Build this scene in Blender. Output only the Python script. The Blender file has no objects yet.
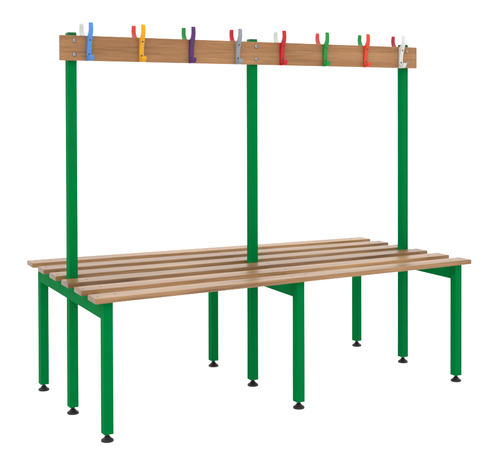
import bpy, bmesh, math, random
from mathutils import Vector, Matrix

random.seed(4)
sc = bpy.context.scene
C = sc.collection
EXPO = 1.9          # brightness of the white studio around the bench

# ------------------------------------------------------------------ helpers
def lin(c):
    c = c / 255.0
    return c / 12.92 if c <= 0.04045 else ((c + 0.055) / 1.055) ** 2.4

def rgb(r, g, b, k=1.0):
    return (lin(r) * k, lin(g) * k, lin(b) * k, 1.0)

def new_mat(name):
    m = bpy.data.materials.new(name)
    m.use_nodes = True
    nt = m.node_tree
    return m, nt, nt.nodes['Principled BSDF']

def node(nt, kind, **kw):
    n = nt.nodes.new(kind)
    for k, v in kw.items():
        setattr(n, k, v)
    return n

def paint(name, col, rough=0.4, spec=0.3, metal=0.0, mottle=0.06, bump=0.0, bscale=400.0, nscale=30.0):
    """painted / moulded surface: slight tonal mottling, fine surface bump"""
    m, nt, b = new_mat(name)
    tc = node(nt, 'ShaderNodeTexCoord')
    nz = node(nt, 'ShaderNodeTexNoise'); nz.inputs['Scale'].default_value = nscale; nz.inputs['Detail'].default_value = 3
    nt.links.new(tc.outputs['Object'], nz.inputs['Vector'])
    rp = node(nt, 'ShaderNodeValToRGB')
    rp.color_ramp.elements[0].position = 0.3; rp.color_ramp.elements[1].position = 0.7
    rp.color_ramp.elements[0].color = tuple(c * (1 - mottle) for c in col[:3]) + (1,)
    rp.color_ramp.elements[1].color = tuple(c * (1 + mottle) for c in col[:3]) + (1,)
    nt.links.new(nz.outputs['Fac'], rp.inputs['Fac'])
    nt.links.new(rp.outputs['Color'], b.inputs['Base Color'])
    b.inputs['Roughness'].default_value = rough
    b.inputs['Specular IOR Level'].default_value = spec
    b.inputs['Metallic'].default_value = metal
    if bump:
        n2 = node(nt, 'ShaderNodeTexNoise'); n2.inputs['Scale'].default_value = bscale; n2.inputs['Detail'].default_value = 2
        nt.links.new(tc.outputs['Object'], n2.inputs['Vector'])
        bp = node(nt, 'ShaderNodeBump'); bp.inputs['Strength'].default_value = bump; bp.inputs['Distance'].default_value = 0.001
        nt.links.new(n2.outputs['Fac'], bp.inputs['Height'])
        nt.links.new(bp.outputs['Normal'], b.inputs['Normal'])
    return m

def wood(name, dark, mid, light, rough=0.3, spec=0.35, tone=0.12, streak=0.4):
    """varnished hardwood, grain running along X, every piece with its own figure"""
    m, nt, b = new_mat(name)
    L = nt.links.new
    tc = node(nt, 'ShaderNodeTexCoord')
    oi = node(nt, 'ShaderNodeObjectInfo')
    off = node(nt, 'ShaderNodeVectorMath', operation='SCALE')
    cmb = node(nt, 'ShaderNodeCombineXYZ')
    L(oi.outputs['Random'], cmb.inputs['X']); L(oi.outputs['Random'], cmb.inputs['Y']); L(oi.outputs['Random'], cmb.inputs['Z'])
    L(cmb.outputs[0], off.inputs[0]); off.inputs['Scale'].default_value = 37.0
    add = node(nt, 'ShaderNodeVectorMath', operation='ADD')
    L(tc.outputs['Object'], add.inputs[0]); L(off.outputs[0], add.inputs[1])
    def noise(scale, vec, detail=4, dist=0.0, rough_=0.55):
        mp = node(nt, 'ShaderNodeMapping'); mp.inputs['Scale'].default_value = vec
        L(add.outputs[0], mp.inputs['Vector'])
        n = node(nt, 'ShaderNodeTexNoise'); n.inputs['Scale'].default_value = scale
        n.inputs['Detail'].default_value = detail; n.inputs['Distortion'].default_value = dist
        n.inputs['Roughness'].default_value = rough_
        L(mp.outputs[0], n.inputs['Vector'])
        return n.outputs['Fac']
    broad = noise(1.0, (1.6, 26, 26), 3, 0.5)
    grain = noise(1.0, (6, 210, 210), 6, 0.3, 0.65)
    pores = noise(1.0, (28, 900, 900), 2)
    def mathn(op, a, bb):
        n = node(nt, 'ShaderNodeMath', operation=op)
        for i, v in enumerate((a, bb)):
            if isinstance(v, (int, float)): n.inputs[i].default_value = v
            else: L(v, n.inputs[i])
        return n.outputs[0]
    drift = noise(1.0, (2.2, 5, 5), 2)
    f = mathn('ADD', mathn('MULTIPLY', broad, 0.42), mathn('ADD', mathn('MULTIPLY', grain, 0.33), mathn('MULTIPLY', drift, 0.25)))
    rp = node(nt, 'ShaderNodeValToRGB')
    e = rp.color_ramp.elements
    e[0].position = 0.34; e[0].color = dark
    e[1].position = 0.66; e[1].color = light
    x = e.new(0.5); x.color = mid
    L(f, rp.inputs['Fac'])
    # long dark streaks and the pores
    st = noise(1.0, (3.2, 75, 75), 2, 0.8, 0.4)
    sr = node(nt, 'ShaderNodeMapRange'); sr.inputs[1].default_value = 0.56; sr.inputs[2].default_value = 0.72
    sr.inputs[3].default_value = 1.0; sr.inputs[4].default_value = 1 - streak
    L(st, sr.inputs[0])
    pr = node(nt, 'ShaderNodeMapRange'); pr.inputs[1].default_value = 0.58; pr.inputs[2].default_value = 0.75
    pr.inputs[3].default_value = 1.0; pr.inputs[4].default_value = 0.62
    L(pores, pr.inputs[0])
    # tone of each piece
    tn = node(nt, 'ShaderNodeMapRange'); tn.inputs[3].default_value = 1 - tone; tn.inputs[4].default_value = 1 + tone
    L(oi.outputs['Random'], tn.inputs[0])
    sep = node(nt, 'ShaderNodeSeparateXYZ'); L(tc.outputs['Normal'], sep.inputs[0])
    endg = node(nt, 'ShaderNodeMapRange'); endg.inputs[1].default_value = 0.5; endg.inputs[2].default_value = 0.95
    endg.inputs[3].default_value = 1.0; endg.inputs[4].default_value = 0.6        # sawn ends soak up the varnish
    L(mathn('ABSOLUTE', sep.outputs['X'], 0), endg.inputs[0])
    k = mathn('MULTIPLY', mathn('MULTIPLY', mathn('MULTIPLY', pr.outputs[0], sr.outputs[0]), tn.outputs[0]), endg.outputs[0])
    mul = node(nt, 'ShaderNodeVectorMath', operation='SCALE')
    L(rp.outputs['Color'], mul.inputs[0]); L(k, mul.inputs['Scale'])
    L(mul.outputs[0], b.inputs['Base Color'])
    rr = node(nt, 'ShaderNodeMapRange'); rr.inputs[3].default_value = rough - 0.06; rr.inputs[4].default_value = rough + 0.1
    L(grain, rr.inputs[0]); L(rr.outputs[0], b.inputs['Roughness'])
    b.inputs['Specular IOR Level'].default_value = spec
    bp = node(nt, 'ShaderNodeBump'); bp.inputs['Strength'].default_value = 0.12; bp.inputs['Distance'].default_value = 0.0008
    L(grain, bp.inputs['Height']); L(bp.outputs['Normal'], b.inputs['Normal'])
    return m

def obj(name, bm, mat, parent=None, smooth=True, loc=None):
    bmesh.ops.recalc_face_normals(bm, faces=bm.faces[:])
    me = bpy.data.meshes.new(name)
    bm.to_mesh(me); bm.free()
    o = bpy.data.objects.new(name, me)
    C.objects.link(o)
    me.materials.append(mat)
    if smooth:
        for p in me.polygons: p.use_smooth = True
        md = o.modifiers.new('edges', 'WEIGHTED_NORMAL'); md.keep_sharp = True
    if loc: o.location = loc
    if parent: o.parent = parent
    return o

def hexa(bm, v8, bevel=0.0, seg=2):
    """box from 8 corners: (x0y0, x1y0, x1y1, x0y1) at the bottom then at the top"""
    vs = [bm.verts.new(v) for v in v8]
    fs = [(0, 3, 2, 1), (4, 5, 6, 7), (0, 1, 5, 4), (1, 2, 6, 5), (2, 3, 7, 6), (3, 0, 4, 7)]
    faces = [bm.faces.new([vs[i] for i in f]) for f in fs]
    if bevel:
        es = list({e for f in faces for e in f.edges})
        bmesh.ops.bevel(bm, geom=es, offset=bevel, segments=seg, profile=0.6, affect='EDGES', clamp_overlap=True)

def box(bm, x0, x1, y0, y1, z0, z1, bevel=0.0, seg=2):
    hexa(bm, [(x0, y0, z0), (x1, y0, z0), (x1, y1, z0), (x0, y1, z0),
              (x0, y0, z1), (x1, y0, z1), (x1, y1, z1), (x0, y1, z1)], bevel, seg)

def lathe(bm, prof, n=32, mat=Matrix.Identity(4)):
    """prof: (radius, height) pairs, turned about Z; closed at both ends"""
    rings = []
    for r, z in prof:
        if r < 1e-6:
            rings.append([bm.verts.new(mat @ Vector((0, 0, z)))])
        else:
            rings.append([bm.verts.new(mat @ Vector((r * math.cos(2 * math.pi * i / n), r * math.sin(2 * math.pi * i / n), z))) for i in range(n)])
    for a, b in zip(rings, rings[1:]):
        for i in range(n):
            j = (i + 1) % n
            if len(a) == 1 and len(b) == 1: continue
            if len(a) == 1: bm.faces.new((a[0], b[i], b[j]))
            elif len(b) == 1: bm.faces.new((a[i], a[j], b[0]))
            else: bm.faces.new((a[i], a[j], b[j], b[i]))

# ------------------------------------------------------------------ materials
K = 1 / EXPO
GREEN = paint('green_powder_coat', rgb(0, 125, 60, K * 1.0), rough=0.5, spec=0.004, mottle=0.03, bump=0.05, bscale=900)
GREEN_CAP = paint('green_plastic_cap', rgb(24, 118, 66, K), rough=0.4, spec=0.2)
BLACK = paint('black_foot_plastic', rgb(20, 17, 18, K), rough=0.45, spec=0.25, mottle=0.15, bump=0.1)
STEEL = paint('zinc_plated_steel', rgb(172, 172, 174, K), rough=0.3, spec=0.5, metal=1.0, mottle=0.1)
SEAT_BOLT = paint('seat_bolt_steel', rgb(158, 142, 128, K), rough=0.3, spec=0.5, metal=0.5, mottle=0.15)
SCREW = paint('dull_screw_steel', rgb(92, 88, 88, K), rough=0.4, spec=0.4, metal=0.7, mottle=0.15)
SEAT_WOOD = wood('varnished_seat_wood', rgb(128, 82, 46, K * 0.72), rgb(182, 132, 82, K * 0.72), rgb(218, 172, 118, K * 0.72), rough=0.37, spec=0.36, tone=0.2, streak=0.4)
RAIL_WOOD = wood('varnished_rail_wood', rgb(146, 99, 60, K), rgb(171, 122, 78, K), rgb(196, 148, 102, K), rough=0.42, spec=0.2, tone=0.03, streak=0.24)

# ------------------------------------------------------------------ measures (metres)
S = 0.0308                        # square steel tube
H = S / 2
FX = (-0.701, 0.0, 0.7015)        # three frames
YF, YB = -0.3307, 0.3307          # front and back legs, uprights at y = 0
ZT = 0.0238                       # underside of the tubes, above the feet
PITCH, SLAT_W, SLAT_T = 0.1318, 0.0720, 0.0170
XL, XR = -0.7505, 0.7495
RAIL_H = 0.0569
BZ0, BZ1 = 1.2024, 1.2875         # hook rail
BX0, BX1 = -0.748, 0.7496
BT = 0.015
PTOP = 1.297

def seat_z(x, y):                 # the seat is not quite flat: it leans a little more at its left end
    t = (x - XL) / (XR - XL)
    return 0.46796 + (1 - t) * 0.03514 * y + t * 0.0095 * y

# ------------------------------------------------------------------ the bench
bench = bpy.data.objects.new('coat_hook_bench', None)
C.objects.link(bench)
bench.location = (0, 0, 0)
bench['label'] = 'double sided slatted wooden bench on green steel legs with raised coloured coat hooks'
bench['category'] = 'bench'

def copy_part(o, parent, loc):
    c = o.copy(); C.objects.link(c); c.parent = parent; c.location = loc
    return c

# adjustable foot: flat pad, cone and threaded stem
bm = bmesh.new()
lathe(bm, [(0, 0), (0.0185, 0), (0.0198, 0.0012), (0.0200, 0.0040), (0.0190, 0.0062), (0.0150, 0.0088), (0.0110, 0.0118), (0.0088, 0.0150),
           (0.0080, 0.0165), (0.0062, 0.0168), (0.0062, 0.0182), (0.0056, 0.0186), (0.0062, 0.0198), (0.0056, 0.0206), (0.0062, 0.0218), (0.0056, 0.0226), (0.0060, 0.0262), (0, 0.0262)], 32)
foot_proto = obj('foot', bm, BLACK)
foot_used = False
def give_foot(parent, x, y):
    global foot_used
    if not foot_used:
        foot_used = True
        foot_proto.parent = parent; foot_proto.location = (x, y, 0)
        return
    copy_part(foot_proto, parent, (x, y, 0)).rotation_euler.z = random.uniform(0, 6)

def tube(name, x, y, z1a, z1b, parent):
    """upright square tube, hollow look at its foot: a black plug closes it; the top follows the seat"""
    bm = bmesh.new()
    hexa(bm, [(x - H, y - H, ZT), (x + H, y - H, ZT), (x + H, y + H, ZT), (x - H, y + H, ZT),
              (x - H, y - H, z1a), (x + H, y - H, z1a), (x + H, y + H, z1b), (x - H, y + H, z1b)], 0.0017, 3)
    return obj(name, bm, GREEN, parent)

def under(x, y):
    return seat_z(x, y) - SLAT_T

for x in FX:
    for y in (YF, YB):
        leg = tube('leg', x, y, under(x, y - H), under(x, y + H), bench)
        give_foot(leg, x, y)
    post = tube('upright', x, 0.0, PTOP - 0.004, PTOP - 0.004, bench)
    give_foot(post, x, 0.0)
    bm = bmesh.new(); box(bm, x - H + 0.0006, x + H - 0.0006, -H + 0.0006, H - 0.0006, PTOP - 0.0045, PTOP + 0.002, 0.0015, 3)
    obj('cap', bm, GREEN_CAP, post)
    for ya, yb in ((YF + H + 0.0002, -H - 0.0002), (H + 0.0002, YB - H - 0.0002)):
        za, zb = under(x, ya), under(x, yb)
        bm = bmesh.new()
        hexa(bm, [(x - H, ya, za - RAIL_H), (x + H, ya, za - RAIL_H), (x + H, yb, zb - RAIL_H), (x - H, yb, zb - RAIL_H),
                  (x - H, ya, za), (x + H, ya, za), (x + H, yb, zb), (x - H, yb, zb)], 0.0009, 2)
        obj('cross_rail', bm, GREEN, bench)

# seat slats, front to back
NSEG = 16
bm = bmesh.new()
lathe(bm, [(0, -0.006), (0.0042, -0.006), (0.0043, 0.0001), (0.0039, 0.0005), (0.0024, 0.0006), (0.0020, -0.0004), (0, -0.0004)], 20)
seat_bolt = obj('bolt', bm, SEAT_BOLT)
seat_bolt_used = False
for k in range(6):
    y0 = -(PITCH + SLAT_W) / 2 + (k - 2) * PITCH
    y1 = y0 + SLAT_W
    ends = (random.uniform(-0.0012, 0.0012), random.uniform(-0.0012, 0.0012))
    bm = bmesh.new()
    cb = 0.0022                                   # eased long edges
    ring = [(y0 + cb, 0), (y1 - cb, 0), (y1 - cb * .3, cb * .3), (y1, cb), (y1, SLAT_T - cb), (y1 - cb * .3, SLAT_T - cb * .3), (y1 - cb, SLAT_T),
            (y0 + cb, SLAT_T), (y0 + cb * .3, SLAT_T - cb * .3), (y0, SLAT_T - cb), (y0, cb), (y0 + cb * .3, cb * .3)]
    cy = (y0 + y1) / 2
    sections = []
    xs = [XL + ends[0]] + [XL + ends[0] + 0.0014] + [XL + (XR - XL) * i / NSEG for i in range(1, NSEG)] + [XR + ends[1] - 0.0014] + [XR + ends[1]]
    for i, x in enumerate(xs):
        inset = 0.0014 if i in (0, len(xs) - 1) else 0.0
        sec = []
        for (yy, zz) in ring:
            y2 = yy + (inset if yy < cy else -inset)
            z2 = zz + (inset if zz < SLAT_T / 2 else -inset)
            sec.append(bm.verts.new((x, y2 - cy, seat_z(x, yy) - SLAT_T + z2 - seat_z(0, cy))))
        sections.append(sec)
    n = len(ring)
    for a, b in zip(sections, sections[1:]):
        for i in range(n):
            bm.faces.new((a[i], a[(i + 1) % n], b[(i + 1) % n], b[i]))
    bm.faces.new(sections[0]); bm.faces.new(sections[-1][::-1])
    zc = seat_z(0, cy)
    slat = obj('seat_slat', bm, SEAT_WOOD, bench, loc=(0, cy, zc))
    for x in FX:
        for dx in (-0.030, 0.030):
            xx = x + dx; yb_ = (-0.002 if dx < 0 else 0.006) + random.uniform(-0.002, 0.002)
            p = (xx, yb_, seat_z(xx, cy + yb_) - zc + 0.0001)
            if not seat_bolt_used:
                seat_bolt_used = True
                seat_bolt.parent = slat; seat_bolt.location = p
            else:
                copy_part(seat_bolt, slat, p)

# hook rail with six dome bolts
YBF = -H - BT - 0.0004            # its front face
YBB = -H - 0.0004                 # its back face
bm = bmesh.new()
cx, cz = (BX0 + BX1) / 2, (BZ0 + BZ1) / 2
box(bm, BX0 - cx, BX1 - cx, -BT / 2, BT / 2, BZ0 - cz, BZ1 - cz, 0.0018, 3)
board = obj('hook_rail', bm, RAIL_WOOD, bench, loc=(cx, (YBF + YBB) / 2, cz))
RX = Matrix.Rotation(math.radians(90), 4, 'X')     # +Z of the profile looks to the front (-Y)
bm = bmesh.new()
lathe(bm, [(0, -0.004), (0.0072, -0.004), (0.0073, 0.0006), (0.0068, 0.0022), (0.0054, 0.0036), (0.0036, 0.0043), (0.0030, 0.0044), (0.0027, 0.0022), (0, 0.0022)], 28, RX)
dome = obj('bolt', bm, STEEL)
first = True
for x in (-0.699, 0.0015, 0.6995):
    for dz in (0.0675, 0.0205):
        p = (x - cx, -BT / 2, BZ0 + dz - cz)
        if first:
            first = False
            dome.parent = board; dome.location = p
        else:
            copy_part(dome, board, p).rotation_euler.y = random.uniform(0, 3)

# coat hooks -------------------------------------------------------
def hook_mesh(mirror):
    """side profile (distance from the board, height) of a cast double coat hook, 13 mm wide"""
    P = [(0.0, -0.0005), (0.007, -0.0015), (0.015, -0.0015), (0.0225, 0.0002), (0.0285, 0.0042), (0.0318, 0.0102), (0.0326, 0.0160),
         (0.0320, 0.0182), (0.0298, 0.0190), (0.0280, 0.0178), (0.0266, 0.0130), (0.0232, 0.0088), (0.0185, 0.0068), (0.0135, 0.0070), (0.0104, 0.0096),
         (0.0088, 0.0145), (0.0080, 0.0210), (0.0084, 0.0310), (0.0095, 0.0430), (0.0116, 0.0545), (0.0143, 0.0645), (0.0178, 0.0740), (0.0215, 0.0830), (0.0244, 0.0920),
         (0.0262, 0.1010), (0.0266, 0.1085), (0.0260, 0.1165), (0.0248, 0.1245), (0.0238, 0.1283), (0.0219, 0.1294), (0.0201, 0.1281),
         (0.0199, 0.1230), (0.0208, 0.1165), (0.0212, 0.1090), (0.0206, 0.1030), (0.0190, 0.0970), (0.0162, 0.0912), (0.0125, 0.0866), (0.0080, 0.0838), (0.0035, 0.0824), (0.0, 0.0816)]
    bm = bmesh.new()
    def half(z, d):                                   # half width: wider flange low down, slim prong
        t = min(1, max(0, (z - 0.02) / 0.05))
        return 0.0084 * (1 - t) + 0.0075 * t
    sgn = -1 if not mirror else 1
    lo = [bm.verts.new((-half(z, d), sgn * d, z)) for d, z in P]
    hi = [bm.verts.new((half(z, d), sgn * d, z)) for d, z in P]
    if mirror:                                        # the ones behind are fixed a little higher
        for v in bm.verts: v.co.z = 0.0055 + v.co.z * (1 - 0.0055 / 0.1288)
    fa = bm.faces.new(lo); fb = bm.faces.new(hi)
    n = len(P)
    for i in range(n):
        bm.faces.new((lo[i], lo[(i + 1) % n], hi[(i + 1) % n], hi[i]))
    rim = list(fa.edges) + list(fb.edges)
    bmesh.ops.bevel(bm, geom=rim, offset=0.0012, segments=3, profile=0.5, affect='EDGES', clamp_overlap=True)
    bmesh.ops.triangulate(bm, faces=[f for f in bm.faces if len(f.verts) > 4])
    return bm

def enamel(name, r, g, b):
    return paint(name, rgb(r, g, b, K * 0.95), rough=0.24, spec=0.2, mottle=0.05, nscale=60)

COL = {'blue': enamel('blue_enamel', 80, 146, 226), 'yellow': enamel('yellow_enamel', 242, 172, 10), 'purple': enamel('purple_enamel', 90, 42, 112),
       'grey': enamel('grey_enamel', 150, 157, 164), 'red': enamel('red_enamel', 206, 26, 40), 'green': enamel('green_enamel', 22, 152, 58),
       'orange': enamel('orange_red_enamel', 236, 72, 40), 'white': enamel('white_enamel', 226, 226, 223),
       'salmon': enamel('light_red_enamel', 230, 76, 58), 'pale': enamel('pale_white_enamel', 222, 228, 222), 'crimson': enamel('crimson_enamel', 188, 30, 56)}
front = [(-0.6497, 'blue', 'bright blue coat hook beside the left upright'), (-0.4585, 'yellow', 'yellow coat hook on the front of the rail'),
         (-0.2672, 'purple', 'purple coat hook on the front of the rail'), (-0.0798, 'grey', 'grey coat hook left of the middle upright'),
         (0.1097, 'red', 'red coat hook right of the middle upright'), (0.3014, 'green', 'green coat hook on the front of the rail'),
         (0.4918, 'orange', 'orange red coat hook on the front of the rail'), (0.6641, 'white', 'white coat hook in front of the right upright')]
rear = [(-0.6612, 'white', 'white coat hook behind the blue one'), (-0.4691, 'salmon', 'light red coat hook behind the yellow one'),
        (-0.2763, 'green', 'green coat hook behind the purple one'), (-0.0814, 'red', 'red coat hook behind the grey one'),
        (0.1064, 'pale', 'pale white coat hook behind the red one'), (0.2954, 'salmon', 'light red coat hook behind the green one'),
        (0.4924, 'green', 'green coat hook behind the orange red one'), (0.6570, 'crimson', 'crimson coat hook behind the white one')]

def hook_screw(mirror, d, tilt):
    bm = bmesh.new()
    s = 1 if not mirror else -1
    M = Matrix.Rotation(math.radians(90 * s), 4, 'X') @ Matrix.Rotation(math.radians(tilt), 4, 'X')
    lathe(bm, [(0, -0.003), (0.0030, -0.003), (0.0031, 0.0004), (0.0026, 0.0010), (0.0012, 0.0012), (0.0009, 0.0004), (0, 0.0004)], 18, M)
    return bm

for mirror, rows, yb in ((False, front, YBF), (True, rear, YBB)):
    base_hook = None; base_screw = []
    for x, c, label in rows:
        p = (x, yb, BZ0)
        if base_hook is None:
            h = base_hook = obj('coat_hook', hook_mesh(mirror), COL[c], bench, loc=p)
            sg = -1 if not mirror else 1
            for d, z, t in ((0.0163, 0.0700, 20), (0.0081, 0.0215, 0)):
                base_screw.append(obj('screw', hook_screw(mirror, d, t), SCREW, h, loc=(0, sg * d, z)))
        else:
            h = base_hook.copy(); C.objects.link(h); h.location = p; h.parent = bench
            h.material_slots[0].link = 'OBJECT'
            h.material_slots[0].material = COL[c]
            for s0 in base_screw:
                copy_part(s0, h, s0.location)
        h.rotation_euler.y = random.uniform(-0.012, 0.012)
        h['label'] = label

# ------------------------------------------------------------------ white studio floor
bm = bmesh.new()
v = [bm.verts.new(p) for p in ((-150, -150, 0), (150, -150, 0), (150, 150, 0), (-150, 150, 0))]
bm.faces.new(v)
fm, nt, b = new_mat('white_studio_floor')
nz = node(nt, 'ShaderNodeTexNoise'); nz.inputs['Scale'].default_value = 3.0
rp = node(nt, 'ShaderNodeValToRGB')
rp.color_ramp.elements[0].color = (0.90, 0.90, 0.90, 1); rp.color_ramp.elements[1].color = (0.93, 0.93, 0.93, 1)
tc = node(nt, 'ShaderNodeTexCoord')
nt.links.new(tc.outputs['Object'], nz.inputs['Vector']); nt.links.new(nz.outputs['Fac'], rp.inputs['Fac'])
nt.links.new(rp.outputs['Color'], b.inputs['Base Color'])
b.inputs['Roughness'].default_value = 0.9; b.inputs['Specular IOR Level'].default_value = 0.0
floor = obj('floor', bm, fm, smooth=False)
floor['kind'] = 'structure'

# ------------------------------------------------------------------ light: an evenly lit white studio, a little brighter from the front left
w = bpy.data.worlds.new('World'); sc.world = w; w.use_nodes = True
nt = w.node_tree
bg = nt.nodes['Background']
tc = node(nt, 'ShaderNodeTexCoord')
dot = node(nt, 'ShaderNodeVectorMath', operation='DOT_PRODUCT')
d = Vector((-0.62, -0.60, 0.5)).normalized(); dot.inputs[1].default_value = d
nt.links.new(tc.outputs['Generated'], dot.inputs[0])
mr = node(nt, 'ShaderNodeMapRange'); mr.inputs[1].default_value = -1; mr.inputs[2].default_value = 1
mr.inputs[3].default_value = EXPO * 0.90; mr.inputs[4].default_value = EXPO * 1.08
nt.links.new(dot.outputs['Value'], mr.inputs[0])
d2 = node(nt, 'ShaderNodeVectorMath', operation='DOT_PRODUCT'); d2.inputs[1].default_value = Vector((-0.45, -0.62, 0.75)).normalized()
nt.links.new(tc.outputs['Generated'], d2.inputs[0])
bright_spot = node(nt, 'ShaderNodeMapRange', interpolation_type='SMOOTHSTEP')          # bright spot added to the world high at the front left for highlights
bright_spot.inputs[1].default_value = 0.955; bright_spot.inputs[2].default_value = 0.985; bright_spot.inputs[3].default_value = 0.0; bright_spot.inputs[4].default_value = 5.0
nt.links.new(d2.outputs['Value'], bright_spot.inputs[0])
sm = node(nt, 'ShaderNodeMath', operation='ADD')
nt.links.new(mr.outputs[0], sm.inputs[0]); nt.links.new(bright_spot.outputs[0], sm.inputs[1])
nt.links.new(sm.outputs[0], bg.inputs['Strength'])
bg.inputs['Color'].default_value = (1, 1, 1, 1)

# ------------------------------------------------------------------ camera
cam = bpy.data.cameras.new('camera'); co = bpy.data.objects.new('camera', cam); C.objects.link(co)
yaw, pitch, roll = -0.51245, -0.0155, -0.00253
f = Vector((-math.sin(yaw) * math.cos(pitch), math.cos(yaw) * math.cos(pitch), math.sin(pitch)))
r = Vector((math.cos(yaw), math.sin(yaw), 0)); u = r.cross(f)
r2 = math.cos(roll) * r + math.sin(roll) * u; u2 = -math.sin(roll) * r + math.cos(roll) * u
M = Matrix((r2, u2, -f)).transposed().to_4x4()
M.translation = Vector((-1.80873, -3.29794, 1.03233))
co.matrix_world = M
cam.sensor_width = 36; cam.lens = 72.3855
cam.shift_x = -0.02603; cam.shift_y = -0.20971
cam.clip_start = 0.05; cam.clip_end = 1000
sc.camera = co

sc.view_settings.view_transform = 'Standard'; sc.view_settings.look = 'None'
sc.view_settings.exposure = 0; sc.view_settings.gamma = 1
sc.render.engine = 'CYCLES'
sc.cycles.max_bounces = 8
